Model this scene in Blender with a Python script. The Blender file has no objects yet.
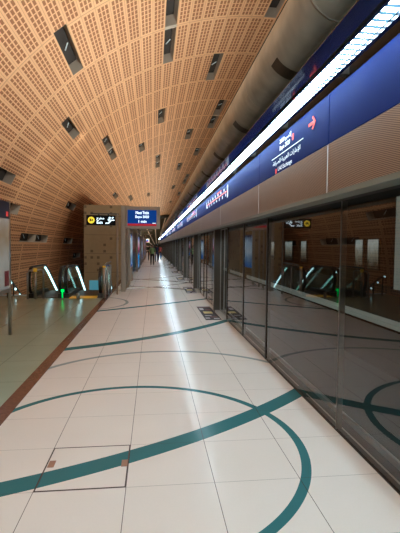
import bpy, bmesh, math, random, unicodedata
from mathutils import Vector, Matrix
random.seed(7)
S = bpy.context.scene
COL = S.collection
PI = math.pi

# ------------------------------------------------------------------ materials
def new_mat(name):
    m = bpy.data.materials.new(name); m.use_nodes = True
    nt = m.node_tree; nt.nodes.clear()
    out = nt.nodes.new('ShaderNodeOutputMaterial')
    return m, nt, out

def lin(r, g, b):
    f = lambda c: (c/255/12.92) if c/255 <= .04045 else ((c/255+.055)/1.055)**2.4
    return (f(r), f(g), f(b), 1)

def pbr(name, rgb, rough=.5, metal=0, spec=.5, noise=0, nscale=8, emit=None, estr=0, coat=0, bump=0):
    m, nt, out = new_mat(name)
    b = nt.nodes.new('ShaderNodeBsdfPrincipled')
    b.inputs['Base Color'].default_value = lin(*rgb)
    b.inputs['Roughness'].default_value = rough
    b.inputs['Metallic'].default_value = metal
    b.inputs['Specular IOR Level'].default_value = spec
    b.inputs['Coat Weight'].default_value = coat
    b.inputs['Coat Roughness'].default_value = .08
    if emit:
        b.inputs['Emission Color'].default_value = lin(*emit)
        b.inputs['Emission Strength'].default_value = estr
    if noise or bump:
        g = nt.nodes.new('ShaderNodeNewGeometry')
        n = nt.nodes.new('ShaderNodeTexNoise'); n.inputs['Scale'].default_value = nscale
        nt.links.new(g.outputs['Position'], n.inputs['Vector'])
        if noise:
            r = nt.nodes.new('ShaderNodeValToRGB')
            c = lin(*rgb)
            r.color_ramp.elements[0].color = [max(0, x*(1-noise)) for x in c[:3]]+[1]
            r.color_ramp.elements[1].color = [min(1, x*(1+noise)) for x in c[:3]]+[1]
            r.color_ramp.elements[0].position = .3; r.color_ramp.elements[1].position = .7
            nt.links.new(n.outputs['Fac'], r.inputs['Fac'])
            nt.links.new(r.outputs['Color'], b.inputs['Base Color'])
        if bump:
            bp = nt.nodes.new('ShaderNodeBump'); bp.inputs['Strength'].default_value = bump
            nt.links.new(n.outputs['Fac'], bp.inputs['Height'])
            nt.links.new(bp.outputs['Normal'], b.inputs['Normal'])
    nt.links.new(b.outputs[0], out.inputs[0])
    return m

class NG:
    """tiny helper for math node chains"""
    def __init__(self, nt): self.nt = nt
    def m(self, op, a, b=None, c=None):
        n = self.nt.nodes.new('ShaderNodeMath'); n.operation = op
        for i, v in enumerate((a, b, c)):
            if v is None: continue
            if isinstance(v, (int, float)): n.inputs[i].default_value = v
            else: self.nt.links.new(v, n.inputs[i])
        return n.outputs[0]
    def mix(self, fac, a, b):
        n = self.nt.nodes.new('ShaderNodeMix'); n.data_type = 'RGBA'
        for sock, v in ((n.inputs[0], fac), (n.inputs[6], a), (n.inputs[7], b)):
            if isinstance(v, (int, float)): sock.default_value = v
            elif isinstance(v, tuple): sock.default_value = v
            else: self.nt.links.new(v, sock)
        return n.outputs[2]
    def pos(self):
        g = self.nt.nodes.new('ShaderNodeNewGeometry')
        s = self.nt.nodes.new('ShaderNodeSeparateXYZ')
        self.nt.links.new(g.outputs['Position'], s.inputs[0])
        return s.outputs[0], s.outputs[1], s.outputs[2], g.outputs['Position']
    def noise(self, vec, scale, detail=2):
        n = self.nt.nodes.new('ShaderNodeTexNoise'); n.inputs['Scale'].default_value = scale
        n.inputs['Detail'].default_value = detail
        self.nt.links.new(vec, n.inputs['Vector']); return n.outputs['Fac']
    def band(self, v, lo, hi):
        return self.m('MULTIPLY', self.m('GREATER_THAN', v, lo), self.m('LESS_THAN', v, hi))

TILE = .593; TX = -.765; TY = 2.725
def mat_floor():
    m, nt, out = new_mat('polished_cream_tile'); g = NG(nt)
    x, y, z, P = g.pos()
    fx = g.m('FRACT', g.m('DIVIDE', g.m('SUBTRACT', x, TX-TILE*20), TILE))
    fy = g.m('FRACT', g.m('DIVIDE', g.m('SUBTRACT', y, TY-TILE*20), TILE))
    ex = g.m('MINIMUM', fx, g.m('SUBTRACT', 1, fx)); ey = g.m('MINIMUM', fy, g.m('SUBTRACT', 1, fy))
    gx = g.m('LESS_THAN', ex, .0038); gy = g.m('LESS_THAN', ey, .003)
    grout = g.m('MAXIMUM', gx, g.m('MULTIPLY', gy, .7))
    teal = None
    # arcs of teal stone let into the floor: centre, inner and outer radius, weight
    for cx, cy, r0, r1, w in ((-3.45, 9.63, 7.19, 7.37, 1), (-.2, 3.31, 1.355, 1.425, 1), (.15, 4.43, 1.80, 1.875, .6),
                           (-4.37, 13.36, 7.40, 7.58, 1), (-21.93, 40.33, 36.38, 36.54, 1), (-2.17, 11.73, 1.42, 1.50, .6),
                           (-12, 27.5, 16.5, 16.6, 1), (.4, 17.5, 1.5, 1.56, .7), (-6, 26, 8.2, 8.3, 1), (-9, 40, 12, 12.1, 1)):
        dx = g.m('SUBTRACT', x, cx); dy = g.m('SUBTRACT', y, cy)
        d = g.m('SQRT', g.m('ADD', g.m('MULTIPLY', dx, dx), g.m('MULTIPLY', dy, dy)))
        k = g.m('MULTIPLY', g.band(d, r0, r1), w)
        if cx == .15: k = g.m('MULTIPLY', k, g.m('GREATER_THAN', y, 4.9))
        teal = k if teal is None else g.m('MAXIMUM', teal, k)
    n1 = g.noise(P, 1.3, 3); n2 = g.noise(P, 60, 2)
    base = g.mix(n1, lin(226, 220, 212), lin(236, 230, 223))
    base = g.mix(g.m('MULTIPLY', n2, .12), base, lin(196, 192, 182))
    c = g.mix(teal, base, lin(70, 116, 120))
    c = g.mix(g.m('MULTIPLY', grout, .85), c, lin(70, 60, 55))
    b = nt.nodes.new('ShaderNodeBsdfPrincipled')
    nt.links.new(c, b.inputs['Base Color'])
    b.inputs['Roughness'].default_value = .19
    b.inputs['Specular IOR Level'].default_value = .04
    nt.links.new(b.outputs[0], out.inputs[0]); return m

def mat_side_floor():
    m, nt, out = new_mat('grey_green_tile'); g = NG(nt)
    x, y, z, P = g.pos()
    fx = g.m('FRACT', g.m('DIVIDE', g.m('ADD', x, 20), .9)); fy = g.m('FRACT', g.m('DIVIDE', g.m('ADD', y, 20.2), .9))
    ex = g.m('MINIMUM', fx, g.m('SUBTRACT', 1, fx)); ey = g.m('MINIMUM', fy, g.m('SUBTRACT', 1, fy))
    gr = g.m('MAXIMUM', g.m('LESS_THAN', ex, .004), g.m('LESS_THAN', ey, .004))
    c = g.mix(g.noise(P, 1.5, 3), lin(154, 168, 148), lin(170, 182, 162))
    c = g.mix(g.m('MULTIPLY', gr, .6), c, lin(70, 66, 55))
    b = nt.nodes.new('ShaderNodeBsdfPrincipled')
    nt.links.new(c, b.inputs['Base Color']); b.inputs['Roughness'].default_value = .17; b.inputs['Specular IOR Level'].default_value = .4
    nt.links.new(b.outputs[0], out.inputs[0]); return m

def mat_wood_vault():
    """perforated timber panels: U counts panels across, V counts rings along the hall"""
    m, nt, out = new_mat('perforated_timber_panel'); g = NG(nt)
    uv = nt.nodes.new('ShaderNodeUVMap'); uv.uv_map = 'UVMap'
    s = nt.nodes.new('ShaderNodeSeparateXYZ'); nt.links.new(uv.outputs[0], s.inputs[0])
    u, v0 = s.outputs[0], s.outputs[1]
    v = g.m('ADD', v0, g.m('MULTIPLY', g.m('MINIMUM', g.m('MAXIMUM', g.m('DIVIDE', g.m('SUBTRACT', 20, u), 8), 0), 1.6), .22))
    fu = g.m('FRACT', u); fv = g.m('FRACT', v)
    inu = g.band(fu, .10, .90); inv = g.band(fv, .035, .965)
    hu = g.m('FRACT', g.m('MULTIPLY', g.m('SUBTRACT', fu, .10), 3/.8))
    hv = g.m('FRACT', g.m('MULTIPLY', g.m('SUBTRACT', fv, .035), 11/.93))
    hole = g.m('MULTIPLY', g.m('MULTIPLY', g.band(hu, .17, .83), g.band(hv, .1, .9)), g.m('MULTIPLY', inu, inv))
    su = g.m('MINIMUM', fu, g.m('SUBTRACT', 1, fu)); sv = g.m('MINIMUM', fv, g.m('SUBTRACT', 1, fv))
    seam = g.m('MAXIMUM', g.m('LESS_THAN', su, .014), g.m('LESS_THAN', sv, .006))
    # panel to panel tone
    cell = nt.nodes.new('ShaderNodeCombineXYZ')
    nt.links.new(g.m('FLOOR', u), cell.inputs[0]); nt.links.new(g.m('FLOOR', v), cell.inputs[1])
    wn = nt.nodes.new('ShaderNodeTexWhiteNoise'); wn.noise_dimensions = '2D'; nt.links.new(cell.outputs[0], wn.inputs['Vector'])
    wood = g.mix(wn.outputs[0], lin(222, 164, 116), lin(231, 173, 124))
    dark = g.mix(wn.outputs[0], lin(150, 94, 60), lin(158, 100, 64))
    c = g.mix(hole, wood, dark)
    c = g.mix(g.m('MULTIPLY', seam, .45), c, lin(120, 72, 44))
    b = nt.nodes.new('ShaderNodeBsdfPrincipled')
    nt.links.new(c, b.inputs['Base Color'])
    b.inputs['Roughness'].default_value = .5; b.inputs['Specular IOR Level'].default_value = .12
    bp = nt.nodes.new('ShaderNodeBump'); bp.inputs['Strength'].default_value = .25; bp.inputs['Distance'].default_value = .01
    nt.links.new(g.m('SUBTRACT', 1, hole), bp.inputs['Height']); nt.links.new(bp.outputs[0], b.inputs['Normal'])
    nt.links.new(b.outputs[0], out.inputs[0]); return m

def mat_glass(name, tint, f0=.08, rough=0.0, gl=(1, 1, 1, 1)):
    m, nt, out = new_mat(name); g = NG(nt)
    lw = nt.nodes.new('ShaderNodeLayerWeight'); lw.inputs['Blend'].default_value = .5
    p5 = g.m('POWER', lw.outputs['Facing'], 5)
    fac = g.m('ADD', g.m('MULTIPLY', p5, 1-f0), f0)
    t = nt.nodes.new('ShaderNodeBsdfTransparent'); t.inputs[0].default_value = tint
    q = nt.nodes.new('ShaderNodeBsdfGlossy'); q.inputs['Roughness'].default_value = rough; q.inputs[0].default_value = gl
    mx = nt.nodes.new('ShaderNodeMixShader')
    nt.links.new(fac, mx.inputs[0]); nt.links.new(t.outputs[0], mx.inputs[1]); nt.links.new(q.outputs[0], mx.inputs[2])
    nt.links.new(mx.outputs[0], out.inputs[0]); return m

def mat_ribbed_metal():
    m, nt, out = new_mat('fine_ribbed_bronze_metal'); g = NG(nt)
    x, y, z, P = g.pos()
    st = g.m('FRACT', g.m('MULTIPLY', g.m('ADD', g.m('MULTIPLY', z, 1), g.m('MULTIPLY', y, -.35)), 85))
    k = g.m('LESS_THAN', st, .45)
    c = g.mix(k, lin(162, 143, 126), lin(112, 95, 81))
    b = nt.nodes.new('ShaderNodeBsdfPrincipled'); nt.links.new(c, b.inputs['Base Color'])
    b.inputs['Metallic'].default_value = .6; b.inputs['Roughness'].default_value = .36
    nt.links.new(b.outputs[0], out.inputs[0]); return m

def mat_light_louvre():
    m, nt, out = new_mat('cool_white_louvre_light'); g = NG(nt)
    x, y, z, P = g.pos()
    st = g.m('FRACT', g.m('MULTIPLY', y, 15)); k = g.m('LESS_THAN', st, .42)
    sx = g.m('FRACT', g.m('MULTIPLY', x, 31)); kx = g.m('LESS_THAN', sx, .25)
    c = g.mix(g.m('MAXIMUM', k, kx), lin(250, 251, 252), (.007, .011, .015, 1))
    e = nt.nodes.new('ShaderNodeEmission'); nt.links.new(c, e.inputs[0]); e.inputs[1].default_value = LED_E
    nt.links.new(e.outputs[0], out.inputs[0]); return m

def mat_gold_wall():
    m, nt, out = new_mat('sandstone_with_inlaid_squares'); g = NG(nt)
    x, y, z, P = g.pos()
    a = g.m('ADD', x, g.m('MULTIPLY', y, 1.0))
    def squares(cs, thr, size, off):
        uu = g.m('DIVIDE', g.m('ADD', a, 50+off), cs); vv = g.m('DIVIDE', g.m('ADD', z, 50+off*.7), cs)
        c2 = nt.nodes.new('ShaderNodeCombineXYZ'); nt.links.new(g.m('FLOOR', uu), c2.inputs[0]); nt.links.new(g.m('FLOOR', vv), c2.inputs[1])
        wn = nt.nodes.new('ShaderNodeTexWhiteNoise'); wn.noise_dimensions = '2D'; nt.links.new(c2.outputs[0], wn.inputs['Vector'])
        fu = g.m('FRACT', uu); fv = g.m('FRACT', vv)
        return g.m('MULTIPLY', g.m('GREATER_THAN', wn.outputs[0], thr), g.m('MULTIPLY', g.band(fu, .2, .2+size), g.band(fv, .25, .25+size)))
    base = g.mix(g.noise(P, 5, 4), lin(140, 116, 80), lin(158, 130, 90))
    c = g.mix(g.m('MULTIPLY', squares(.31, .72, .40, 0), .7), base, lin(70, 50, 26))
    c = g.mix(squares(.43, .93, .3, 3.3), c, lin(30, 22, 14))
    f = g.m('FRACT', g.m('DIVIDE', g.m('ADD', z, 20), .92)); c = g.mix(g.m('MULTIPLY', g.m('LESS_THAN', f, .02), .6), c, lin(70, 50, 30))
    b = nt.nodes.new('ShaderNodeBsdfPrincipled'); nt.links.new(c, b.inputs['Base Color']); b.inputs['Roughness'].default_value = .6
    nt.links.new(b.outputs[0], out.inputs[0]); return m

def mat_poster(name, stops, estr, axis=2, lo=0., hi=2., horiz=False):
    """a printed lightbox: soft colour bands with blotches"""
    m, nt, out = new_mat(name); g = NG(nt)
    x, y, z, P = g.pos()
    t = g.m('DIVIDE', g.m('SUBTRACT', z, lo), hi-lo)
    t = g.m('ADD', t, g.m('MULTIPLY', g.m('SUBTRACT', g.noise(P, 3.2, 3), .5), .35))
    r = nt.nodes.new('ShaderNodeValToRGB'); nt.links.new(t, r.inputs[0])
    el = r.color_ramp.elements
    while len(el) > 1: el.remove(el[-1])
    el[0].position = stops[0][0]; el[0].color = lin(*stops[0][1])
    for p, c in stops[1:]:
        e = el.new(p); e.color = lin(*c)
    b = nt.nodes.new('ShaderNodeBsdfPrincipled'); nt.links.new(r.outputs[0], b.inputs['Base Color']); b.inputs['Roughness'].default_value = .25
    nt.links.new(r.outputs[0], b.inputs['Emission Color']); b.inputs['Emission Strength'].default_value = estr
    nt.links.new(b.outputs[0], out.inputs[0]); return m

LED_E = 46.0
M = dict(
    floor=mat_floor(), side_floor=mat_side_floor(), vault=mat_wood_vault(),
    strip=pbr('brown_stone', (112, 74, 58), .22, noise=.15, nscale=30),
    glass=mat_glass('screen_door_glass', (.5, .52, .5, 1), .10),
    rail_glass=mat_glass('green_guard_glass', (.55, .72, .62, 1), .10),
    clear=mat_glass('clear_panel_glass', (.8, .82, .8, 1), .06),
    ribbed=mat_ribbed_metal(), led=mat_light_louvre(), gold=mat_gold_wall(),
    steel=pbr('brushed_steel', (165, 160, 152), .3, .9, noise=.08, nscale=40),
    dsteel=pbr('dark_bronze_steel', (62, 56, 50), .35, .7),
    frame=pbr('grey_taupe_metal', (156, 142, 126), .45, .1),
    black=pbr('matt_black', (9, 9, 10), .6),
    soffit=pbr('polished_dark_panel', (48, 50, 58), .10, 0, .6),
    duct=pbr('dull_duct_metal', (168, 168, 158), .38, .25, noise=.2, nscale=3, bump=.08),
    grille=pbr('duct_grille_dark', (80, 77, 68), .5, .3),
    blue=pbr('royal_blue_panel', (26, 38, 98), .5, 0, .02),
    white=pbr('white_print', (240, 242, 245), .5, emit=(240, 242, 250), estr=.6),  # glow added to the print to keep lettering bright
    red=pbr('red_print', (232, 70, 66), .5, emit=(232, 70, 66), estr=.35),  # red print also carries an added glow
    whitelit=pbr('white_lit_text', (250, 250, 250), .5, emit=(250, 250, 255), estr=1.4),
    yellowlit=pbr('yellow_lit_disc', (245, 205, 40), .5, emit=(245, 205, 40), estr=.8),
    signblack=pbr('sign_black', (10, 10, 14), .5, spec=.1),
    screenblue=pbr('screen_blue', (20, 45, 100), .5, spec=.1, emit=(30, 70, 150), estr=.5),
    screenred=pbr('screen_red', (150, 30, 40), .5, spec=.1, emit=(205, 45, 55), estr=.5),
    recess=pbr('recess_grey', (186, 162, 140), .7), recessdark=pbr('recess_dark', (50, 36, 26), .8),
    tube=pbr('lamp_tube', (230, 230, 225), .4, emit=(255, 250, 240), estr=.04),
    rubber=pbr('handrail_rubber', (12, 12, 12), .35),
    ledwhite=pbr('white_led_line', (255, 255, 255), .4, emit=(225, 245, 240), estr=2.6),
    green=pbr('green_indicator', (30, 220, 80), .4, emit=(30, 240, 80), estr=1.2),
    yellow=pbr('yellow_paint', (240, 186, 44), .5, emit=(240, 186, 44), estr=.12), treads=pbr('step_metal', (70, 58, 44), .5, .5),  # slight glow added to the yellow paint for brightness
    void=pbr('dark_concrete', (30, 25, 20), .8), tunnel=pbr('tunnel_dark', (20, 18, 17), .8),
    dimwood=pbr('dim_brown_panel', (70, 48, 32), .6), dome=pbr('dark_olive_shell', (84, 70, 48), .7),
    rib=pbr('pale_rib', (215, 175, 140), .5, emit=(225, 180, 140), estr=.3),  # rib glow added so the ribs look lit
    mat=pbr('mat_charcoal', (34, 30, 36), .7), matyel=pbr('mat_yellow', (205, 190, 120), .6), matred=pbr('mat_dull_red', (96, 58, 58), .7),
    matwhite=pbr('mat_grey', (176, 172, 176), .6), hatch=pbr('hatch_dark', (58, 40, 34), .5), key=pbr('hatch_key_brown', (150, 112, 88), .5),
    bluepanel=pbr('blue_glow_glass', (110, 160, 170), .2, emit=(95, 150, 165), estr=.4),
    lintel=pbr('lintel_grey_green', (112, 115, 106), .45, 0), edge=pbr('edge_painted_glow', (190, 186, 172), .5, emit=(200, 195, 180), estr=.32),  # edge material glows to stand in for light falling on it
    notice=pbr('dark_red_paper', (128, 34, 38), .6),
    pillar=pbr('dark_brushed_steel', (96, 90, 82), .3, .6),
    signhead=pbr('totem_head', (36, 32, 44), .35), sill=pbr('pale_sill', (205, 205, 205), .3, .2),
    mapsheet=mat_poster('map_print', [(0, (170, 160, 150)), (.4, (190, 182, 168)), (.7, (172, 146, 114)), (1, (196, 180, 160))], .22, lo=.8, hi=2.1),  # glow added to brighten the map sheet
    poster_pale=mat_poster('poster_pale_print', [(0, (60, 110, 190)), (.25, (140, 160, 190)), (.5, (225, 230, 235)), (.8, (210, 220, 235)), (1, (70, 80, 120))], .3, lo=.7, hi=2.05),
    poster_blue=mat_poster('poster_blue_pink_print', [(0, (30, 110, 180)), (.4, (40, 140, 210)), (.5, (60, 50, 80)), (.62, (200, 60, 110)), (.8, (235, 200, 205)), (1, (90, 110, 170))], .45, lo=.2, hi=2.1),
    shop=mat_poster('shop_window_print', [(0, (60, 50, 40)), (.3, (170, 160, 140)), (.6, (235, 230, 220)), (.8, (190, 180, 165)), (1, (240, 240, 235))], .45, lo=.8, hi=2.5),
    skin=pbr('skin', (150, 105, 80), .6), hair=pbr('hair_black', (16, 13, 12), .6), trousers=pbr('dark_trousers', (24, 24, 30), .8),
    hivis=pbr('pale_green_shirt', (120, 140, 84), .7), navy=pbr('navy_shirt', (26, 30, 52), .8), redshirt=pbr('coral_shirt', (186, 88, 84), .7),
    bagblue=pbr('blue_bag', (50, 84, 150), .7), jeans=pbr('blue_jeans', (44, 60, 100), .8), blackshirt=pbr('black_shirt', (18, 17, 18), .8),
)

# ------------------------------------------------------------------ mesh helpers
class MB:
    def __init__(self): self.bm = bmesh.new(); self.mi = 0
    def _f(self, vs):
        f = self.bm.faces.new(vs); f.material_index = self.mi; return f
    def box(self, a, b):
        x0, x1 = sorted((a[0], b[0])); y0, y1 = sorted((a[1], b[1])); z0, z1 = sorted((a[2], b[2]))
        v = [self.bm.verts.new(p) for p in ((x0,y0,z0),(x1,y0,z0),(x1,y1,z0),(x0,y1,z0),(x0,y0,z1),(x1,y0,z1),(x1,y1,z1),(x0,y1,z1))]
        for q in ((0,3,2,1),(4,5,6,7),(0,1,5,4),(1,2,6,5),(2,3,7,6),(3,0,4,7)): self._f([v[i] for i in q])
        return self
    def quad(self, *ps): self._f([self.bm.verts.new(p) for p in ps]); return self
    def tube(self, pts, r, n=10, cap=True):
        pts = [Vector(p) for p in pts]; rings = []
        for i, p in enumerate(pts):
            t = (pts[min(i+1, len(pts)-1)] - pts[max(i-1, 0)]).normalized()
            ref = Vector((0, 0, 1)) if abs(t.z) < .9 else Vector((1, 0, 0))
            a = t.cross(ref).normalized(); b = a.cross(t).normalized()
            rr = r[i] if isinstance(r, (list, tuple)) else r
            rings.append([self.bm.verts.new(p + a*math.cos(2*PI*k/n)*rr + b*math.sin(2*PI*k/n)*rr) for k in range(n)])
        for A, B in zip(rings, rings[1:]):
            for k in range(n):
                f = self._f([A[k], A[(k+1) % n], B[(k+1) % n], B[k]]); f.smooth = True
        if cap: self._f(rings[0][::-1]); self._f(rings[-1])
        return self
    def ribbon(self, pts, wx, h):
        """rectangular section swept along points in a y-z plane; wx across, h tall"""
        pts = [Vector(p) for p in pts]; rings = []
        for i, p in enumerate(pts):
            t = (pts[min(i+1, len(pts)-1)] - pts[max(i-1, 0)]).normalized()
            a = Vector((1, 0, 0)); b = a.cross(t).normalized()
            rings.append([self.bm.verts.new(p + a*sx*wx/2 + b*sb*h/2) for sx, sb in ((-1,-1),(1,-1),(1,1),(-1,1))])
        for A, B in zip(rings, rings[1:]):
            for k in range(4): self._f([A[k], A[(k+1) % 4], B[(k+1) % 4], B[k]])
        self._f(rings[0][::-1]); self._f(rings[-1]); return self
    def prism(self, poly, frame, depth):
        """poly of 2-D points in the plane of frame (Matrix), pushed out by depth"""
        A = [self.bm.verts.new(frame @ Vector((x, y, 0))) for x, y in poly]
        B = [self.bm.verts.new(frame @ Vector((x, y, depth))) for x, y in poly]
        self._f(A[::-1]); self._f(B)
        for k in range(len(A)): self._f([A[k], A[(k+1) % len(A)], B[(k+1) % len(A)], B[k]])
        return self
    def build(self, name, mats, parent=None, bevel=0, fix=True):
        if fix: bmesh.ops.recalc_face_normals(self.bm, faces=self.bm.faces)
        me = bpy.data.meshes.new(name); self.bm.to_mesh(me); self.bm.free()
        for m in (mats if isinstance(mats, (list, tuple)) else [mats]): me.materials.append(m)
        o = bpy.data.objects.new(name, me); COL.objects.link(o)
        if parent is not None:
            o.parent = parent
            o.matrix_parent_inverse = Matrix.Translation(-parent.location)
        if bevel:
            b = o.modifiers.new('bevel', 'BEVEL'); b.width = bevel; b.segments = 2
        return o

def tag(o, label, cat, group=None):
    o['label'] = label; o['category'] = cat
    if group: o['group'] = group
    return o
def thing(name, label, cat, loc, group=None):
    o = bpy.data.objects.new(name, None); COL.objects.link(o); o.location = loc; o.empty_display_size = .1
    bpy.context.view_layer.update()
    return tag(o, label, cat, group)
def struct(o): o['kind'] = 'structure'; return o
def copy_thing(root, loc, label, group=None):
    r = root.copy(); COL.objects.link(r); r.location = loc; r['label'] = label
    if group: r['group'] = group
    for ch in list(root.children):
        c = ch.copy(); COL.objects.link(c); c.parent = r
        for gch in list(ch.children):
            d = gch.copy(); COL.objects.link(d); d.parent = c
    return r

# arabic letters joined by hand (text objects do not shape them)
FORMS = {}
for cp in range(0xFE70, 0xFEFD):
    d = unicodedata.decomposition(chr(cp)).split()
    if len(d) >= 2 and d[0][0] == '<':
        FORMS.setdefault(''.join(chr(int(h, 16)) for h in d[1:]), {})[d[0][1:-1]] = chr(cp)
def arabic(s):
    s = s.replace('\u0644\u0627', '\u0001').replace('\u0644\u0625', '\u0002')
    keys = {'\u0001': '\u0644\u0627', '\u0002': '\u0644\u0625'}
    L = list(s); out = []
    joins = lambda c: keys.get(c, c) in FORMS
    fwd = lambda c: joins(c) and 'initial' in FORMS[keys.get(c, c)]
    for i, c in enumerate(L):
        k = keys.get(c, c)
        if k not in FORMS: out.append(c); continue
        p = i > 0 and fwd(L[i-1]); n = fwd(c) and i+1 < len(L) and joins(L[i+1])
        f = FORMS[k]
        form = 'medial' if p and n else 'final' if p else 'initial' if n else 'isolated'
        out.append(f.get(form) or f.get('isolated'))
    return ''.join(out[::-1])

def text_mesh(name, body, frame, width, height, mat, parent, bold=.0):
    """flat lettering as a mesh, fitted into width x height, centred on frame's origin"""
    c = bpy.data.curves.new(name, 'FONT'); c.body = body; c.size = 1; c.resolution_u = 2; c.offset = bold
    t = bpy.data.objects.new('lettering_source', c); COL.objects.link(t)
    bpy.context.view_layer.update()
    dg = bpy.context.evaluated_depsgraph_get()
    me = bpy.data.meshes.new_from_object(t.evaluated_get(dg), depsgraph=dg)
    if len(me.vertices) == 0:   # fallback: letters that come as instances
        bm = bmesh.new()
        for inst in dg.object_instances:
            if inst.is_instance and inst.parent and inst.parent.original == t:
                try:
                    mm = bpy.data.meshes.new_from_object(inst.object, depsgraph=dg)
                    mm.transform(inst.matrix_world); bm.from_mesh(mm)
                except Exception: pass
        bm.to_mesh(me); bm.free()
    bpy.data.objects.remove(t); me.name = name
    if len(me.vertices):
        xs = [v.co.x for v in me.vertices]; ys = [v.co.y for v in me.vertices]
        sx = width/max(1e-6, max(xs)-min(xs)); sy = height/max(1e-6, max(ys)-min(ys))
        mx, my = (max(xs)+min(xs))/2, (max(ys)+min(ys))/2
        for v in me.vertices: v.co = frame @ Vector(((v.co.x-mx)*sx, (v.co.y-my)*sy, 0))
    me.materials.clear(); me.materials.append(mat)
    o = bpy.data.objects.new(name, me); COL.objects.link(o)
    if parent is not None:
        o.parent = parent; o.matrix_parent_inverse = parent.matrix_world.inverted()
    return o
def frame_x(x, y, z):   # a sheet that faces -x, read from the platform
    return Matrix(((0,0,-1,x),(-1,0,0,y),(0,1,0,z),(0,0,0,1)))
def frame_y(x, y, z):   # a sheet that faces -y, read down the hall
    return Matrix(((1,0,0,x),(0,0,-1,y),(0,1,0,z),(0,0,0,1)))
def disc(r, n=24, cx=0, cy=0): return [(cx+r*math.cos(2*PI*k/n), cy+r*math.sin(2*PI*k/n)) for k in range(n)]

# ------------------------------------------------------------------ camera
FPX, YAW, PITCH, ROLL = 418.1, .11226, -.04956, .0092
cd = bpy.data.cameras.new('camera'); co = bpy.data.objects.new('camera', cd); COL.objects.link(co)
cd.sensor_fit = 'VERTICAL'; cd.sensor_height = 24; cd.lens = 24*FPX/533; cd.clip_start = .05; cd.clip_end = 400
fwd = Vector((math.sin(YAW)*math.cos(PITCH), math.cos(YAW)*math.cos(PITCH), math.sin(PITCH)))
rgt = Vector((math.cos(YAW), -math.sin(YAW), 0)); up = rgt.cross(fwd)
r2 = rgt*math.cos(ROLL) + up*math.sin(ROLL); u2 = up*math.cos(ROLL) - rgt*math.sin(ROLL)
co.matrix_world = Matrix(((r2.x,u2.x,-fwd.x,0),(r2.y,u2.y,-fwd.y,0),(r2.z,u2.z,-fwd.z,1.6),(0,0,0,1)))
S.camera = co

# ------------------------------------------------------------------ floors
XG = 1.6; YE = 84.0
struct(MB().quad((-1.33,-5,0),(XG+.08,-5,0),(XG+.08,YE+14,0),(-1.33,YE+14,0)).build('floor', M['floor']))
struct(MB().box((-1.48,-5,-.3),(-1.33,YE,.006)).build('trim_1', M['strip']))
mb = MB(); mb.box((-6.5,-5,-.3),(-1.48,13.6,-.001)); mb.box((-6.5,34,-.3),(-1.48,YE,-.001)); struct(mb.build('floor_side', M['side_floor']))
mb = MB(); mb.box((-7,13.6,-4.3),(-1.48,34,-4.2)); mb.box((-1.5,13.6,-4.2),(-1.47,34,-.3)); mb.box((-7,13.3,-4.2),(-1.48,13.59,-.31)); mb.box((-7,34,-4.2),(-1.48,34.2,-.31))
struct(mb.build('floor_lower', M['void']))

# hatch set into the floor: exactly one tile
h = thing('access_hatch', 'square floor access hatch with dark edges crossed by the broad teal band', 'floor hatch', (TX+TILE*1.5, TY+TILE*.5, 0))
x0, x1, y0, y1 = TX+.002, TX+TILE-.002, TY, TY+TILE
h.location = ((x0+x1)/2, (y0+y1)/2, 0); bpy.context.view_layer.update()
mb = MB()
for a, b in (((x0,y0),(x1,y0+.011)), ((x0,y1-.009),(x1,y1)), ((x0,y0),(x0+.007,y1)), ((x1-.008,y0),(x1,y1))): mb.box((*a,.0003),(*b,.0016))
mb.build('frame', M['hatch'], h)
MB().box((x0+.012,y0+.30,.0003),(x0+.058,y0+.395,.002)).build('lifting_key', M['key'], h)
MB().box((x1-.05,y0+.265,.0003),(x1-.006,y0+.36,.002)).build('lifting_key', M['key'], h)

# ------------------------------------------------------------------ timber vault with real recesses
Y2 = 11.2; CX, CZ, RV = .265*Y2, 1.6-.145*Y2, .69*Y2; RING = 2.13; STEP = math.radians(2.49)
def vp(u, v, dr=0):
    th = u*STEP; r = RV+dr
    return Vector((CX-r*math.cos(th), Y2+RING*v, CZ+r*math.sin(th)))
# (column, row start, row end, cells)
SLOTS = [(36,-1,0,1),(35.5,3,5,2),(35.2,7.1,8.1,1),(35.7,11.6,14.3,2),(35.9,17.2,19.0,1),
         (32.9,1,2,1),(32.5,5,6,1),(32.7,9.25,10.6,1),(33,14.6,16,1),(34,21.8,23.1,1),
         (28,-1,1,2),(27.7,3.05,4,1),(27.57,7.2,9.2,2),
         (24.6,5.05,5.9,1),(25,14.9,16.2,1),
         (20,-1.04,-.04,1),(19.8,2.93,4.9,2),(19.5,12,13.8,2),
         (17.05,.87,1.76,1),(16.6,8.75,10,1),
         (10.15,-.27,.62,1),(10.25,4.05,5,1),(11.6,6.4,7.6,1),
         (7.75,.46,1.33,1),
         (5.1,1.78,3.52,2),(5,5.1,6.15,1),(2.4,6.65,7.8,1)]
ROWOF = [0]*5+[1]*5+[2]*3+[3]*2+[4]*3+[5]*2+[6]*3+[7]+[8]*2+[9]
us = {round(-10+k, 4) for k in range(0, 48)}; vs = {-7.6, 34.2}
us.add(37.05); us = {q for q in us if q <= 37.05}
for c, a, b, n in SLOTS:
    us |= {round(c,4), round(min(c+.95, 37.0),4)}; vs |= {round(a,4), round(b,4)}
vs |= {float(k)*2 for k in range(-3, 17)}
us = sorted(us); vs = sorted(vs)
bm = bmesh.new(); uvl = bm.loops.layers.uv.new('UVMap'); vt = {}
for i, u in enumerate(us):
    for j, v in enumerate(vs): vt[i,j] = bm.verts.new(vp(u, v))
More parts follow.
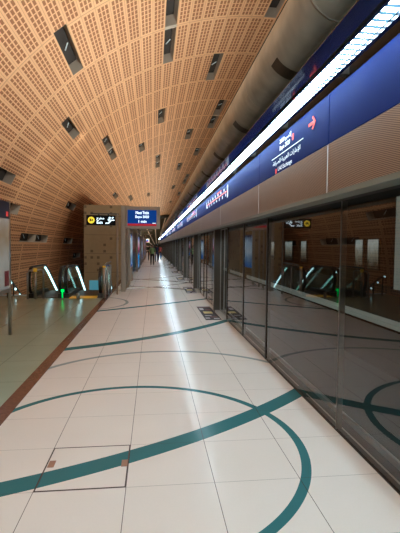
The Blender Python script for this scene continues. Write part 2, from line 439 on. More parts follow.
for i in range(len(us)-1):
    for j in range(len(vs)-1):
        um, vm = (us[i]+us[i+1])/2, (vs[j]+vs[j+1])/2
        if any(c < um < c+.95 and a < vm < b for c, a, b, n in SLOTS): continue
        f = bm.faces.new([vt[i,j], vt[i,j+1], vt[i+1,j+1], vt[i+1,j]]); f.smooth = True
        for l, (q, w) in zip(f.loops, ((i,j),(i,j+1),(i+1,j+1),(i+1,j))): l[uvl].uv = (us[q]+20, vs[w]+20)
me = bpy.data.meshes.new('ceiling'); bm.to_mesh(me); bm.free(); me.materials.append(M['vault'])
ceil = bpy.data.objects.new('ceiling', me); COL.objects.link(ceil); struct(ceil)
ORD = ['first','second','third','fourth','fifth','sixth','seventh','eighth','ninth','tenth']
cnt = {}
for (c, a, b, n), row in zip(SLOTS, ROWOF):
    cnt[row] = cnt.get(row, 0)+1
    c1 = min(c+.95, 37.0)
    rowtxt = 'row beside the duct' if row == 0 else ORD[row]+' row from the duct'
    if row == 9: rowtxt = 'lowest row above the escalators'
    lab = f"{'double' if n == 2 else 'single'} dark slot in timber vault, {rowtxt}, {ORD[cnt[row]-1]} from the camera"
    mid = vp((c+c1)/2, (a+b)/2)
    t = thing('recessed_ceiling_slot', lab, 'ceiling slot', mid, 'recessed slots in the timber vault')
    D = .26
    for k in range(n):
        va = a+(b-a)*k/n; vb = a+(b-a)*(k+1)/n
        if k > 0: va += .035
        if k < n-1: vb -= .035
        ins = .0
        q = lambda u, v, d: tuple(vp(u, v, d))
        mb = MB()
        mb.quad(q(c,va,0),q(c,vb,0),q(c,vb-.005,D),q(c,va+.005,D)); mb.quad(q(c1,va,0),q(c1,vb,0),q(c1,vb-.005,D),q(c1,va+.005,D))
        mb.quad(q(c,va,0),q(c1,va,0),q(c1,va+.005,D),q(c,va+.005,D)); mb.quad(q(c,vb,0),q(c1,vb,0),q(c1,vb-.005,D),q(c,vb-.005,D))
        mb.build('recess_lining', M['recess'], t)
        MB().quad(q(c,va+.005,D),q(c1,va+.005,D),q(c1,vb-.005,D),q(c,vb-.005,D)).build('recess_back', M['recessdark'], t)
        vm = va+(vb-va)*.55
        MB().tube([vp(c+.35,vm,.15), vp(c+.7,vm-.1,.15)], .014, 6).build('lamp_tube', M['tube'], t)
    if n == 2:
        vm = (a+b)/2; q = lambda u, v, d: tuple(vp(u, v, d))
        mb = MB(); mb.quad(q(c,vm-.035,0),q(c,vm+.035,0),q(c1,vm+.035,0),q(c1,vm-.035,0)); mb.build('divider', M['recess'], t)

# behind the camera and beyond the vault's edge
struct(MB().box((-7,-5.2,-1.5),(10,-5,9)).build('wall_back', M['dimwood']))
struct(MB().quad(tuple(vp(37.05,-7.6)), tuple(vp(37.05,34.2)), (10,YE,7.0),(10,-5,7.0)).build('ceiling_track', M['tunnel']))
mb = MB(); mb.box((1.72,-5,-1.3),(5.2,YE,-1.2)); mb.box((1.62,-5,-1.25),(1.72,YE,-.02)); struct(mb.build('floor_track', M['tunnel']))
struct(MB().box((1.83,-5,-.06),(1.86,YE,-.01)).build('trim_2', M['sill']))
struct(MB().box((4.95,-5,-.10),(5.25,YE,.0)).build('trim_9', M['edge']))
struct(MB().box((5.2,-5,-1.2),(10,YE,-.02)).build('floor_opposite', M['tunnel']))
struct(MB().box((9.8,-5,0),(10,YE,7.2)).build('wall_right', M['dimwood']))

# far end: dark shell with pale ribs closing the vault
apex = Vector((1.0, YE+26, 1.0)); mb = MB(); rb = MB()
NR = 44
ring = [vp(-4+ (41.05*2)*k/NR if False else -4+78*k/NR, 34.2) for k in range(NR+1)]
for A, B in zip(ring, ring[1:]): mb.quad(tuple(A), tuple(B), tuple(apex), tuple(apex+Vector((0,.01,0))))
struct(mb.build('wall_far', M['dome']))
for k in range(2, NR, 4): rb.tube([ring[k]+Vector((0,-.1,-.1)), ring[k].lerp(apex, .8)+Vector((0,-.2,-.15))], [.10,.08], 6)
struct(rb.build('trim_3', M['rib']))
mb = MB(); mb.tube([vp(-4+41.05*k/30, 34.1, -.25) for k in range(31)], .38, 8); struct(mb.build('trim_4', M['dsteel']))

# ------------------------------------------------------------------ platform screen wall
def pane(y0, y1, name='pane', parent=None, z0=.012, z1=2.02, mat='glass', x=XG):
    return MB().quad((x,y0,z0),(x,y0,z1),(x,y1,z1),(x,y1,z0)).build(name, M[mat], parent, fix=False)
nwin = [0]; ndoor = [0]
def window(y0, y1, seams=()):
    nwin[0] += 1
    w = bpy.data.objects.new(f'window_{nwin[0]}', None); COL.objects.link(w); w.location = (XG, (y0+y1)/2, 0); struct(w); bpy.context.view_layer.update()
    ys = [y0, *seams, y1]
    for a, b in zip(ys, ys[1:]): pane(a+.012, b-.012, parent=w)
    mb = MB(); tw = .004 if y1 < 5 else .02; mb.box((XG-.005 if y1 < 5 else XG-.012,y1-tw,0),(XG+.05,y1+tw,2.05))
    for s in seams: mb.box((XG-.004,s-.008,0),(XG+.03,s+.008,2.03))
    mb.build('mullion', M['steel'] if y1 < 5 else M['dsteel'], w)
    MB().box((XG-.008,y0,0),(XG+.05,y1,.012)).build('bottom_rail', M['dsteel'], w)
    return w
def door(y0, y1):
    ndoor[0] += 1
    w = bpy.data.objects.new(f'door_{ndoor[0]}', None); COL.objects.link(w); w.location = (XG, (y0+y1)/2, 0); struct(w); bpy.context.view_layer.update()
    for a, b in ((y0, (y0+y1)/2), ((y0+y1)/2, y1)):
        lf = MB(); x = XG+.03
        lf.box((x-.01,a,.03),(x+.01,a+.018,2.03)); lf.box((x-.01,b-.018,.03),(x+.01,b,2.03)); lf.box((x-.01,a,.03),(x+.01,b,.06)); lf.box((x-.015,a,1.98),(x+.015,b,2.03))
        f = lf.build('door_leaf', M['steel'], w)
        pane(a+.018, b-.018, 'pane', f, .06, 1.98, x=x)
    MB().box((XG-.1,y0,0),(XG+.015,y1,.045)).build('sill', M['sill'], w)
def pillar(y0, y1):
    b = MB(); b.box((XG-.13,y0,0),(XG+.1,y0+.14,2.0)); o = b.build('pillar', M['pillar'], bevel=.01); struct(o)
for a, b, s in ((-1.6,1.0,()),(1.0,3.43,()),(3.43,5.74,()),(5.74,7.27,()),(7.27,8.9,())): window(a, b, s)
P0 = 5.1; yb = 8.9; MATS = []
while yb < YE-6:
    door(yb, yb+1.08); pillar(yb+1.08, yb+1.22); MATS.append(yb)
    window(yb+1.23, yb+3.5, (yb+2.35,)); window(yb+3.5, yb+4.2); window(yb+4.2, yb+P0)
    yb += P0
# header above the glass
XH = 1.28
struct(MB().box((XH,-5,1.965),(XH+.14,YE,2.0)).build('trim_5', M['lintel']))
struct(MB().box((XH+.06,-5,2.0),(XG+.3,YE,3.1)).build('trim_6', M['black']))
struct(MB().box((XH+.14,-5,1.99),(XG+.2,YE,2.06)).build('trim_7', M['black']))
joints = [-5, -1.2, .95, 3.0, 5.03, 7.93, 11.2, 14.3]
while joints[-1] < YE-4: joints.append(joints[-1]+3.1)
for i, (a, b) in enumerate(zip(joints, joints[1:])):
    o = MB().box((XH,a+.005,2.0),(XH+.05,b-.005,2.352)).build(f'trim_{20+i}', M['ribbed']); struct(o)
    if b < 40: struct(MB().box((XH-.003,b-.006,2.0),(XH+.02,b+.006,2.35)).build(f'trim_{60+i}', M['sill']))
struct(MB().box((XH+.01,-5,2.345),(XH+.055,YE,2.36)).build('trim_8', M['sill']))

# blue sign band: each panel a thing
bj = [-2.0, .95, 3.0, 5.03, 11.2]
while bj[-1] < YE-7: bj.append(bj[-1]+6.2)
def blue_panel(a, b, label, name='fascia_sign_panel'):
    t = thing(name, label, 'sign panel', (XH, (a+b)/2, 2.36), 'blue sign band panels over the platform screen')
    MB().box((XH+.004,a+.006,2.36),(XH+.05,b-.006,2.725)).build('panel', M['blue'], t)
    return t
def arrow_poly(s):   # open chevron arrow pointing along +x
    w = .16*s
    return [(-.5*s,-w/2),(.22*s,-w/2),(-.02*s,-.30*s),(.14*s,-.36*s),(.5*s,0),(.14*s,.36*s),(-.02*s,.30*s),(.22*s,w/2),(-.5*s,w/2)]
def route_map(t, a, b, zc):
    MB().box((XH-.001,a,zc-.012),(XH+.004,b,zc+.012)).build('route_line', M['red'], t)
    mb = MB(); n = 15
    for k in range(n):
        y = a+(b-a)*(k+.5)/n
        hgt = .03+.025*random.random()
        if k % 2: mb.box((XH-.0015,y-.028,zc+.03),(XH+.004,y+.028,zc+.04+hgt))
        else: mb.box((XH-.0015,y-.028,zc-.04-hgt),(XH+.004,y+.028,zc-.03))
        mb.box((XH-.0025,y-.02,zc-.012),(XH+.004,y+.02,zc+.012))
    mb.box((XH-.0015,a-.12,zc-.12),(XH+.004,a-.06,zc+.10)); mb.box((XH-.0015,b+.02,zc-.06),(XH+.004,b+.07,zc+.08))
    mb.build('station_marks', M['white'], t)
    MB().box((XH-.0015,a+.6,zc+.07),(XH+.004,a+1.1,zc+.095)).build('branch_line', M['red'], t)
for i, (a, b) in enumerate(zip(bj, bj[1:])):
    if i == 0: blue_panel(a, b, 'plain royal blue fascia panel at the camera end of the band')
    elif i == 1: blue_panel(a, b, 'plain royal blue fascia panel beside the panel with the arrow')
    elif i == 2:
        t = blue_panel(a, b, 'blue fascia sign with red arrow and two destinations in white lettering', 'direction_sign')
        x = XH-.001
        text_mesh('arabic_lettering', '2020 ' + arabic('\u0625\u0643\u0633\u0628\u0648'), frame_x(x, 4.02, 2.655), .36, .058, M['white'], t, .01)
        text_mesh('lettering', 'Expo 2020', frame_x(x, 4.035, 2.588), .32, .058, M['white'], t, .015)
        MB().box((x,3.53,2.530),(x+.004,4.48,2.536)).build('divider_line', M['white'], t)
        text_mesh('arabic_lettering', arabic('\u0627\u0644\u0625\u0645\u0627\u0631\u0627\u062a \u0627\u0644\u0639\u0631\u0628\u064a\u0629 \u0644\u0644\u0635\u0631\u0627\u0641\u0629'), frame_x(x, 4.01, 2.468), .84, .062, M['white'], t, .01)
        text_mesh('lettering', 'UAE Exchange', frame_x(x, 4.03, 2.392), .44, .056, M['white'], t, .015)
        rr = lambda w, hh: [(-w,-hh*.6),(-w*.6,-hh),(w*.6,-hh),(w,-hh*.6),(w,hh*.6),(w*.6,hh),(-w*.6,hh),(-w,hh*.6)]
        MB().prism(rr(.024,.03), frame_x(x, 3.79, 2.612), .002).build('route_symbol', M['red'], t)
        MB().prism(rr(.024,.026), frame_x(x, 4.31, 2.385), .002).build('route_symbol', M['red'], t)
        MB().prism(arrow_poly(.15), frame_x(x, 3.32, 2.6), .002).build('arrow', M['red'], t)
    elif i == 3:
        t = blue_panel(a, b, 'blue fascia panel with the red route map, next after the arrow sign')
        route_map(t, 7.3, 10.0, 2.56)
    else:
        nth = (ORD+['eleventh','twelfth','thirteenth','fourteenth'])[i-3]
        t = blue_panel(a, b, ('blue fascia panel with a red route map, ' if i < 9 else 'plain far blue fascia panel, ')+nth+' panel after the arrow sign', 'fascia_sign_panel')
        if i < 9: route_map(t, a+1.3, b-1.6, 2.57)

# LED strip and the dark polished panel beside it
t = thing('strip_light', 'long cool white louvred strip light running above the blue signs', 'light', (1.18, 30, 2.8))
MB().box((1.135,-5,2.796),(1.232,YE,2.802)).build('diffuser', M['led'], t)
mb = MB(); mb.box((1.11,-5,2.803),(1.262,YE,2.86)); mb.box((1.118,-5,2.785),(1.134,YE,2.803)); mb.box((1.233,-5,2.772),(1.262,YE,2.803)); mb.build('housing', M['soffit'], t)
for k in range(26):
    y = 2.84+1.32*k
    MB().box((1.262,y-.03,2.79),(1.34,y+.03,2.85)).build('bracket', M['steel'], t)
struct(MB().box((.99,-5,2.8),(1.11,YE,2.805)).build('ceiling_soffit', M['soffit']))

# round duct
t = thing('ventilation_duct', 'large round dull metal air duct running beside the timber vault', 'duct', (1.84, 30, 4.16))
MB().tube([(1.84,y,4.16) for y in (-5, 10, 30, 60, YE)], .4, 40).build('duct_pipe', M['duct'], t)
for k in range(30):
    y = 5.26+2.62*k
    mb = MB()
    arc0, arc1 = math.radians(215), math.radians(330)
    for j in range(14):
        a0 = arc0+(arc1-arc0)*j/14; a1 = arc0+(arc1-arc0)*(j+1)/14
        p = lambda aa, yy, r=.405: (1.84+r*math.cos(aa), yy, 4.16+r*math.sin(aa))
        mb.quad(p(a0,y-.13), p(a1,y-.13), p(a1,y+.13), p(a0,y+.13))
    mb.build('grille', M['grille'], t)
    MB().tube([(1.84,y-1.3,4.16),(1.84,y-1.27,4.16)], .403, 40).build('joint_band', M['duct'], t)

# floor stickers at the doors
for i, y in enumerate(MATS[:12]):
    lab = 'dark printed floor sticker at the ' + (ORD[i] if i < 10 else ('eleventh','twelfth')[i-10]) + ' screen door along the platform'
    t = thing('door_floor_sticker', lab, 'floor sticker', (1.34, y+.95, 0), 'printed stickers at the screen doors')
    x0, x1, ya, yb2 = 1.14, 1.49, y-.02, y+1.95
    MB().box((x0,ya,.0005),(x1,yb2,.003)).build('sheet', M['mat'], t)
    MB().box((x0+.07,ya+.85,.003),(x1-.07,ya+1.15,.004)).build('yellow_bar', M['matyel'], t)
    mb = MB(); mb.box((x0+.02,ya+.15,.003),(x0+.12,ya+.3,.004)); mb.box((x0+.2,ya+.12,.003),(x1-.02,ya+.22,.004)); mb.box((x0+.05,ya+.5,.003),(x1-.15,ya+.6,.004)); mb.box((x0+.03,ya+1.4,.003),(x0+.13,ya+1.7,.004)); mb.build('white_print', M['matwhite'], t)
    mb = MB(); mb.box((x0+.15,ya+.3,.003),(x1-.04,ya+.45,.004)); mb.box((x0+.16,ya+1.3,.003),(x1-.06,ya+1.5,.004)); mb.box((x0,ya+1.75,.003),(x1,ya+1.85,.004)); mb.build('red_print', M['matred'], t)

# ------------------------------------------------------------------ the escalator well
struct(MB().box((-3.36,21,-4.2),(-1.2,33,3.55)).build('wall_gold', M['gold']))
tag(MB().box((-3.1,20.96,-.62),(-2.55,20.998,-.15)).build('glass_screen', M['bluepanel']), 'small blue-lit glass panel low on the gold mosaic wall', 'glass panel')

def escalator(xl, xr, label, yellow, lit=(True, True)):
    t = thing('escalator', label, 'escalator', ((xl+xr)/2, 14.6, 0), 'escalators going down')
    Y0, YB = 12.75, 14.6; sl = math.tan(math.radians(30)); YD = 20.8
    for x, on in zip((xl, xr), lit):
        f = -(YD-YB)*sl
        # handrail: round nose, level run, then down
        nose = [(x, Y0+.34, .12)]+[(x, Y0+.34-.36*math.cos(a), .53-.39*math.sin(a)) for a in [math.radians(q) for q in range(-75, 100, 15)]]
        nose = [(x, Y0+.34-.34*math.sin(math.radians(q)), .52-.40*math.cos(math.radians(q))) for q in range(0, 181, 15)]
        pts = nose + [(x, YB-.3, .92), (x, YB, .90), (x, YB+.4, .90-.18), (x, YD, .9+f-.05)]
        hr = MB().ribbon(pts, .09, .055).build('handrail', M['rubber'], t, bevel=.012)
        gb = MB()
        gb.quad((x,Y0+.3,.12),(x,Y0+.3,.88),(x,YB,.87),(x,YB,.12)); gb.quad((x,YB,.12),(x,YB,.87),(x,YD,.87+f),(x,YD,.12+f))
        gb.build('balustrade', M['rail_glass'], t, fix=False)
        if on: MB().ribbon([(x,YB-.02,.83),(x,YB+.4,.83-.2),(x,YD,.83+f-.03)], .05, .035).build('light_line', M['ledwhite'], t)
        MB().ribbon([(x,Y0+.1,.06),(x,YB,.06),(x,YD,.06+f)], .16, .14).build('skirt', M['dsteel'], t)
    MB().box((xl+.06,12.9,0),(xr-.06,YB,.012)).build('landing_plate', M['treads'], t)
    if yellow: MB().box((xl+.1,12.7,.004),(xr-.1,13.25,.016)).build('yellow_line', M['yellow'], t)
    st = MB(); k = 0; y = YB
    while y < YD-.4:
        z = -k*.4*sl
        st.box((xl+.08,y,z-.25),(xr-.08,y+.4,z-.0)); y += .4; k += 1
    st.build('steps', M['treads'], t)
    return t
escalator(-3.62, -2.74, 'dim escalator going down beside the timber wall, behind the steel barrier', False, (True, False))
escalator(-2.58, -1.58, 'escalator going down beside the walkway with a yellow line at its landing', True, (True, True))
t = thing('indicator_post', 'short escalator post with a glowing green light between the two escalators', 'indicator post', (-2.66, 12.72, 0))
MB().tube([(-2.66,12.72,0),(-2.66,12.72,.2)], .03, 10).build('post', M['steel'], t)
MB().tube([(-2.66,12.72,.2),(-2.66,12.72,.27)], [.05,.05], 12).build('green_light', M['green'], t)
MB().box((-2.675,12.685,.03),(-2.645,12.692,.2)).build('green_glow', M['green'], t)
MB().tube([(-2.18,12.55,0),(-2.18,12.55,.17)], .05, 10).build('bollard', M['steel']); tag(bpy.data.objects['bollard'], 'short pale steel bollard at the mouth of the escalator beside the green light', 'bollard')

t = thing('barrier_post', 'steel post with a yellow cap between the barrier loop and the dim escalator', 'post', (-3.4, 12.6, 0))
MB().tube([(-3.4,12.6,0),(-3.4,12.6,.8)], .04, 12).build('post', M['steel'], t); MB().tube([(-3.4,12.6,.8),(-3.4,12.6,.9)], .055, 12).build('yellow_cap', M['yellow'], t)
t = thing('barrier', 'steel tube barrier loop standing beside the dim escalator', 'barrier', (-3.6, 12.7, 0))
MB().tube([(-3.62,12.6,0),(-3.62,12.6,.76),(-3.58,12.62,.83),(-3.28,12.75,.86),(-3.22,12.78,.82),(-3.22,12.78,0)], .028, 10).build('loop', M['steel'], t)
for p in ((-3.62,12.6),(-3.22,12.78)): MB().tube([(*p,0),(*p,.012)], .07, 14).build('base_plate', M['steel'], t)

t = thing('glass_guardrail', 'green glass guardrail with steel posts along the walkway edge of the well', 'guardrail', (-1.42, 13.6, 0))
for i, y in enumerate((12.75, 13.65, 14.55)):
    MB().tube([(-1.45,y,0),(-1.45,y,.92)], .035 if i else .05, 12).build('post', M['steel'], t)
MB().tube([(-1.45,12.75,.92),(-1.45,12.75,.97)], .05, 12).build('yellow_cap', M['yellow'], t)
for a, b in ((12.8,13.6),(13.7,14.5)):
    MB().quad((-1.45,a,.1),(-1.45,a,.95),(-1.45,b,.95),(-1.45,b,.1)).build('glass_panel', M['rail_glass'], t, fix=False)
MB().tube([(-1.45,12.8,.95),(-1.45,13.1,1.0),(-1.45,13.5,1.02),(-1.45,14.55,1.02)], .025, 8).build('top_rail', M['steel'], t)
t = thing('stair_handrail', 'dark sloping handrail with small white lights going down against the timber wall', 'handrail', (-4.3, 13.4, 0))
MB().tube([(-4.3,12.9,.62),(-4.3,13.1,.6),(-4.3,15.6,-.86)], .03, 8).build('rail', M['dsteel'], t)
for k in range(4): MB().tube([(-4.27,12.75+.4*k,.66-.23*k),(-4.24,12.75+.4*k,.66-.23*k)], .035, 10).build('light', M['ledwhite'], t)
for q in (12.95, 13.5): MB().tube([(-4.3,q,0),(-4.3,q,.6-(q-13.1)*.58 if q > 13.1 else .62)], .02, 8).build('post', M['dsteel'], t)
struct(MB().box((-6.5,13.5,-.002),(-3.8,13.6,.02)).build('trim_10', M['sill']))
for px_, py_ in ((-.97, 15.5), (-.93, 16.0)):
    struct(MB().tube([(px_,py_,0),(px_,py_,2.9)], .035, 12).build('pillar_slim', M['frame']))
# yellow escalator-way sign on its pole
t = thing('exit_sign', 'black hanging sign with yellow disc and white escalator symbol on a thin pole', 'sign', (-1.14, 13.5, 0))
MB().box((-2.11,13.66,2.225),(-1.2,13.76,2.545)).build('sign_box', M['signblack'], t, bevel=.01)
mb = MB(); mb.tube([(-1.14,13.71,0),(-1.14,13.71,2.6)], .03, 10); mb.build('pole', M['frame'], t)
mb = MB(); mb.box((-1.98,13.69,2.575),(-1.1,13.73,2.61)); mb.box((-1.75,13.69,2.545),(-1.70,13.73,2.58)); mb.box((-1.45,13.69,2.545),(-1.40,13.73,2.58)); mb.build('hanger', M['dsteel'], t)
ys = 13.655
MB().prism(disc(.105), frame_y(-1.955, ys, 2.385), .003).build('yellow_disc', M['yellowlit'], t)
mb = MB(); mb.prism([(-.05,.045),(-.025,.06),(.0,.0),(-.02,-.04),(-.05,-.05)], frame_y(-1.955, ys-.004, 2.385), .002); mb.prism([(.02,.05),(.06,.01),(.03,-.05),(.005,-.02)], frame_y(-1.955, ys-.004, 2.385), .002); mb.build('figure_mark', M['signblack'], t)
text_mesh('arabic_lettering', arabic('\u0645\u062e\u0631\u062c'), frame_y(-1.67, ys, 2.425), .24, .11, M['whitelit'], t, .02)
text_mesh('lettering', 'Exit', frame_y(-1.69, ys, 2.315), .19, .085, M['whitelit'], t, .02)
mb = MB(); mb.prism([(-.13,-.1),(-.03,-.1),(.06,.0),(.15,.0),(.15,.03),(.04,.03),(-.05,-.065),(-.13,-.065)], frame_y(-1.38, ys, 2.375), .003)
mb.prism(disc(.03, 12, 0, .09), frame_y(-1.38, ys, 2.375), .003); mb.prism([(-.04,-.02),(.02,.03),(.02,.06),(-.06,.05)], frame_y(-1.38, ys, 2.375), .003)
mb.prism([(.07,.06),(.13,.09),(.12,.12),(.06,.1)], frame_y(-1.38, ys, 2.375), .003)
mb.build('escalator_symbol', M['whitelit'], t)

# ------------------------------------------------------------------ train screens on columns
def train_screen(y, label):
    t = thing('train_screen', label, 'information screen', (-1.0, y, 0), 'train information screens')
    dy = y-14.5
    MB().box((-1.085,y,0),(-.93,y+.16,2.93)).build('column', M['frame'], t, bevel=.012)
    MB().box((-.93,y,2.16),(.24,y+.16,2.925)).build('housing', M['frame'], t, bevel=.02)
    MB().box((-.865,y-.006,2.26),(.115,y,2.80)).build('display', M['screenblue'], t)
    d = t.children[-1]
    MB().box((-.865,y-.009,2.26),(.115,y-.006,2.335)).build('red_band', M['screenred'], t)
    yy = y-.011
    text_mesh('lettering', 'Next Train', frame_y(-.37, yy, 2.71), .44, .10, M['whitelit'], t, .025)
    text_mesh('lettering', 'Expo 2020', frame_y(-.37, yy, 2.56), .46, .11, M['whitelit'], t, .025)
    text_mesh('lettering', '1 min', frame_y(-.36, yy, 2.415), .27, .085, M['whitelit'], t, .025)
    mb = MB()
    for k in range(4): mb.box((-.02+k*.03,yy,2.345),(.0+k*.03,yy+.002,2.37))
    mb.build('corner_mark', M['whitelit'], t)
    return t
ts = train_screen(14.5, 'blue train screen in a taupe frame on a column by the escalators')
far = copy_thing(ts, (-1.0, 70, 0), 'tiny blue train screen hanging at the far end of the walkway')
for ch in list(far.children)[::-1]:
    if ch.name.startswith(('lettering', 'corner_mark')):
        if ch.data is not [c for c in far.children if c.name.startswith('lettering')][0].data: bpy.data.objects.remove(ch)

def poster_stand(y0, y1, z0, z1, mat, label, x=-.95):
    t = thing('poster_stand', label, 'poster stand', (x, (y0+y1)/2, 0), 'lit poster stands along the walkway edge')
    for y in (y0-.06, y1+.06): MB().box((x-.05,y-.06,0),(x+.05,y+.06,2.35)).build('post', M['frame'], t, bevel=.01)
    MB().box((x-.04,y0,z0-.05),(x+.04,y1,z1+.05)).build('case', M['dsteel'], t)
    for s in (-1, 1): MB().box((x+s*.04,y0+.04,z0),(x+s*.046,y1-.04,z1)).build('poster', M[mat], t)
    MB().box((x-.045,y0,2.25),(x+.045,y1,2.32)).build('top_bar', M['frame'], t)
poster_stand(17.1, 18.8, .7, 2.05, 'poster_pale', 'lit poster stand with a pale print just beyond the train screen')
poster_stand(25.5, 28.6, .2, 2.1, 'poster_blue', 'lit poster stand with a blue and pink print farther down the walkway')
poster_stand(34.0, 36.5, .5, 2.1, 'poster_pale', 'third poster stand along the walkway edge, beyond the blue and pink one')
poster_stand(46.0, 49.0, .5, 2.1, 'poster_blue', 'small far poster stand beyond the walking people')

def edge_column(y, label, x=-.98, w=.07):
    o = MB().box((x-w,y-w,0),(x+w,y+w,2.9)).box((x-w,y-w,2.6),(x+.9,y-w+.06,2.68)).build('column', M['frame'], bevel=.01)
    struct(o)
edge_column(30, '', -.95); edge_column(40, '', -.95); edge_column(55, '', -.95)
# map totem near the camera
t = thing('map_totem', 'tall glass map totem with dark header standing on the grey-green floor', 'map sign', (-2.5, 6.6, 0))
for y in (7.64, 5.2): MB().tube([(-2.5,y,0),(-2.5,y,2.34)], .03, 12).build('post', M['steel'], t)
MB().box((-2.53,5.23,2.03),(-2.47,7.6,2.32)).build('header', M['signhead'], t, bevel=.006)
MB().box((-2.512,5.23,.83),(-2.488,7.6,2.03)).build('map_panel', M['mapsheet'], t)
MB().box((-2.52,5.23,.76),(-2.48,7.6,.83)).build('bottom_rail', M['steel'], t)
fx = lambda x, y, z: Matrix(((0,0,1,x),(1,0,0,y),(0,1,0,z),(0,0,0,1)))   # faces +x
text_mesh('lettering', 'a', fx(-2.468, 6.9, 2.19), .08, .09, M['white'], t, .01)
MB().box((-2.469,7.42,2.07),(-2.466,7.52,2.15)).build('red_badge', M['red'], t)
MB().box((-2.487,7.36,.88),(-2.485,7.57,1.14)).build('red_notice', M['notice'], t)
mb = MB()
for k in range(24):
    a0, a1 = 2*PI*k/24, 2*PI*(k+1)/24
    mb.quad(*[(-2.486, 6.82+r*math.cos(a), 1.72+r*math.sin(a)) for r, a in ((.2,a0),(.2,a1),(.215,a1),(.215,a0))])
mb.build('radius_ring', M['red'], t)

# lit things across the tracks, seen through the glass
for x, y, w, lab in ((9.7, 17.6, 1.0, 'pale lit shop window across the tracks, the broadest one, seen beside the pale column'), (9.7, 18.87, .78, 'narrow pale lit shop window across the tracks, next to the broadest one'),
                     (9.7, 26.2, 1.0, 'dim lit shop window across the tracks, third from the pale column'), (9.7, 29.2, 1.6, 'dim lit shop window across the tracks, fourth from the pale column'), (9.7, 33.4, 1.2, 'dim lit shop window across the tracks, fifth from the pale column')):
    o = thing('shop_window', lab, 'shop window', (x, y, .6), 'lit shop windows across the tracks')
    MB().box((x,y-w/2,.6),(x+.09,y+w/2,2.0)).build('frame', M['dsteel'], o)
    MB().box((x-.01,y-w/2+.06,.65),(x,y+w/2-.06,1.95)).build('display', M['shop'], o)
struct(MB().box((9.3,14.5,-.02),(9.7,15.25,3.6)).build('pillar_opposite', M['edge']))

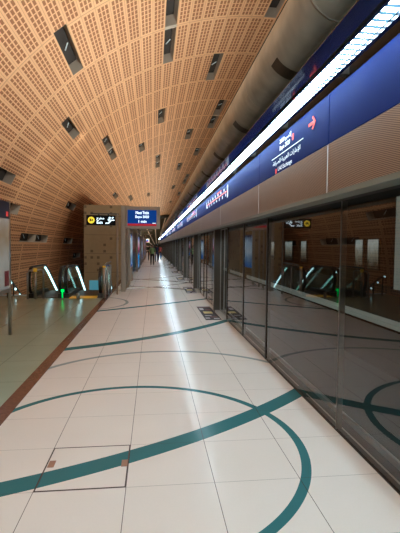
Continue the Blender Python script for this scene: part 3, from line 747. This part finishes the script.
# ------------------------------------------------------------------ people far down the walkway
def person(x, y, h, face, top, legs, label, stride=.25, bag=None):
    s = h/1.75
    J = {'pel':(0,0,.95),'wai':(0,.0,1.1),'chest':(0,.0,1.32),'neck':(0,0,1.5),'head':(0,-.02,1.6),'crown':(0,-.01,1.72),
         'shl':(-.19,0,1.42),'ell':(-.25,.03,1.14),'wrl':(-.24,-.08,.9),'hal':(-.24,-.1,.82),
         'shr':(.19,0,1.42),'elr':(.25,.05,1.14),'wrr':(.25,-.03,.9),'har':(.25,-.05,.82),
         'hil':(-.1,0,.9),'knl':(-.11,-stride*.6,.5),'anl':(-.11,-stride*.7,.09),'tol':(-.12,-stride*.7-.17,.03),
         'hir':(.1,0,.9),'knr':(.11,stride*.2,.5),'anr':(.11,stride,.1),'tor':(.12,stride-.17,.03)}
    E = [('pel','wai'),('wai','chest'),('chest','neck'),('neck','head'),('head','crown'),('chest','shl'),('shl','ell'),('ell','wrl'),('wrl','hal'),
         ('chest','shr'),('shr','elr'),('elr','wrr'),('wrr','har'),('pel','hil'),('hil','knl'),('knl','anl'),('anl','tol'),('pel','hir'),('hir','knr'),('knr','anr'),('anr','tor')]
    Rr = {'pel':(.15,.11),'wai':(.14,.1),'chest':(.16,.11),'neck':(.055,.055),'head':(.085,.1),'crown':(.06,.07),'shl':(.065,.065),'ell':(.045,.045),'wrl':(.032,.03),'hal':(.04,.025),
          'shr':(.065,.065),'elr':(.045,.045),'wrr':(.032,.03),'har':(.04,.025),'hil':(.095,.095),'knl':(.065,.065),'anl':(.045,.045),'tol':(.04,.03),'hir':(.095,.095),'knr':(.065,.065),'anr':(.045,.045),'tor':(.04,.03)}
    names = list(J); me = bpy.data.meshes.new('body')
    me.from_pydata([Vector(J[n])*s for n in names], [(names.index(a), names.index(b)) for a, b in E], [])
    o = bpy.data.objects.new('body', me); COL.objects.link(o)
    sk = o.modifiers.new('skin', 'SKIN')
    for i, n in enumerate(names):
        v = me.skin_vertices[0].data[i]; v.radius = (Rr[n][0]*s, Rr[n][1]*s); v.use_root = (n == 'pel')
    sub = o.modifiers.new('sub', 'SUBSURF'); sub.levels = 1; sub.render_levels = 1
    bpy.context.view_layer.update(); dg = bpy.context.evaluated_depsgraph_get()
    m2 = bpy.data.meshes.new_from_object(o.evaluated_get(dg), depsgraph=dg); bpy.data.objects.remove(o)
    m2.materials.clear()
    for k in ('skin', top, legs, 'rubber'): m2.materials.append(M[k])
    for p in m2.polygons:
        z = p.center.z/s; ax = abs(p.center.x/s); p.use_smooth = True
        p.material_index = 0 if z > 1.47 or (ax > .2 and z < 1.12 and z > .7) else 1 if z > .97 else 2 if z > .1 else 3
    t = thing('person', label, 'person', (0, 0, 0), 'people walking far down the walkway')
    b = bpy.data.objects.new('body', m2); COL.objects.link(b); b.parent = t
    hb = bmesh.new(); bmesh.ops.create_icosphere(hb, subdivisions=2, radius=.105*s)
    for v in hb.verts:
        v.co = Vector((v.co.x*.92, v.co.y*1.05+.015*s, v.co.z))
        if v.co.y < -.03*s and v.co.z < .03*s: v.co.y = -.03*s
        v.co += Vector((0, 0, 1.655*s))
    hm = bpy.data.meshes.new('hair'); hb.to_mesh(hm); hb.free(); hm.materials.append(M['hair'])
    ho = bpy.data.objects.new('hair', hm); COL.objects.link(ho); ho.parent = t
    fb = MB()   # eyes, nose, mouth
    for ex in (-.03, .03): fb.box((ex*s-.01*s,-.118*s,1.62*s),(ex*s+.01*s,-.10*s,1.63*s))
    fb.box((-.02*s,-.115*s,1.552*s),(.02*s,-.10*s,1.56*s)); fb.build('face', M['hair'], t)
    t.location = (x, y, 0); t.rotation_euler = (0, 0, face)
    for ch in t.children: ch.matrix_parent_inverse = Matrix.Identity(4)
    if bag:
        bb = MB().box((x+.32,y-.14,.45),(x+.46,y+.14,.85)).tube([(x+.39,y-.08,.85),(x+.37,y,.93),(x+.39,y+.08,.85)], .012, 6).build('shoulder_bag', M[bag], bevel=.03)
        tag(bb, 'blue bag carried by the person in navy far down the walkway', 'bag')
    return t
person(-.05, 33.5, 1.66, 0, 'hivis', 'trousers', 'person in a pale green top and dark trousers standing mid walkway', .12)
person(.35, 40, 1.72, PI, 'navy', 'jeans', 'person in a navy top walking away with a blue bag', .25, 'bagblue')
person(.75, 46, 1.66, PI, 'redshirt', 'trousers', 'person in a coral red top walking beyond the others', .2)
person(-.35, 44, 1.7, 0, 'blackshirt', 'trousers', 'person in black clothes near the walkway columns', .15)

# ------------------------------------------------------------------ light
def area(name, loc, rot, sx, sy, power, col, spread=180):
    l = bpy.data.lights.new(name, 'AREA'); l.shape = 'RECTANGLE'; l.size = sx; l.size_y = sy; l.energy = power; l.color = col
    l.spread = math.radians(spread)
    o = bpy.data.objects.new(name, l); COL.objects.link(o); o.location = loc; o.rotation_euler = rot; return o
# warm unseen fill lights, added above header and duct to brighten the vault
for k in range(9):
    y = -1+10*k
    area('vault_fill_light', (1.02, y, 2.95), (PI, math.radians(-42), 0), .08, 9.6, 185 if k < 2 else 135, (1, .93, .84) if k < 2 else (1, .82, .62), 130)
    area('upper_fill_light', (1.84, y, 4.66), (PI, math.radians(-20), 0), .12, 9.6, 110 if k < 2 else 75, (1, .93, .84) if k < 2 else (1, .82, .62))
# added warm fill spots for the well, side wall, far shell and walkway
def spot(loc, power, col, size=1.6, blend=.6, tgt=None):
    l = bpy.data.lights.new('fill_spot', 'SPOT'); l.energy = power; l.color = col; l.spot_size = size; l.spot_blend = blend; l.shadow_soft_size = .15
    o = bpy.data.objects.new('fill_spot', l); COL.objects.link(o); o.location = loc
    if tgt:
        d = Vector(tgt)-Vector(loc); o.rotation_euler = d.to_track_quat('-Z', 'Y').to_euler()
spot((-2.3, 15, 5.6), 420, (1, .9, .75), 1.6, .8, (-2.3, 21, 0))
spot((-0.6, 11.5, 5.4), 430, (1, .9, .76), 1.05, 1.0, (-4.7, 16.2, 1.6))
spot((1.5, 81, 3.5), 4500, (1, .85, .65), 2.4, .8, (1, 100, 4))
area('rear_fill_light', (-1.2, -4.6, 4.2), (math.radians(62), 0, 0), 4.5, 2.0, 200, (1, .97, .92), 130)  # unseen fill behind the camera, added to brighten floor, columns and signs
for y in (1, 7, 13, 22, 32, 44, 58, 72): spot((0.2, y, 7.0), 60 if y < 10 else 25, (1, .88, .76), 1.5, .8)  # more added fill, spread along the walkway
w = bpy.data.worlds.new('world'); S.world = w; w.use_nodes = True
w.node_tree.nodes['Background'].inputs[0].default_value = (.9, .7, .5, 1); w.node_tree.nodes['Background'].inputs[1].default_value = .02
try:
    S.view_settings.use_white_balance = True; S.view_settings.white_balance_temperature = 5100; S.view_settings.white_balance_tint = -10
except Exception: pass
S.view_settings.view_transform = 'Standard'; S.view_settings.look = 'None'
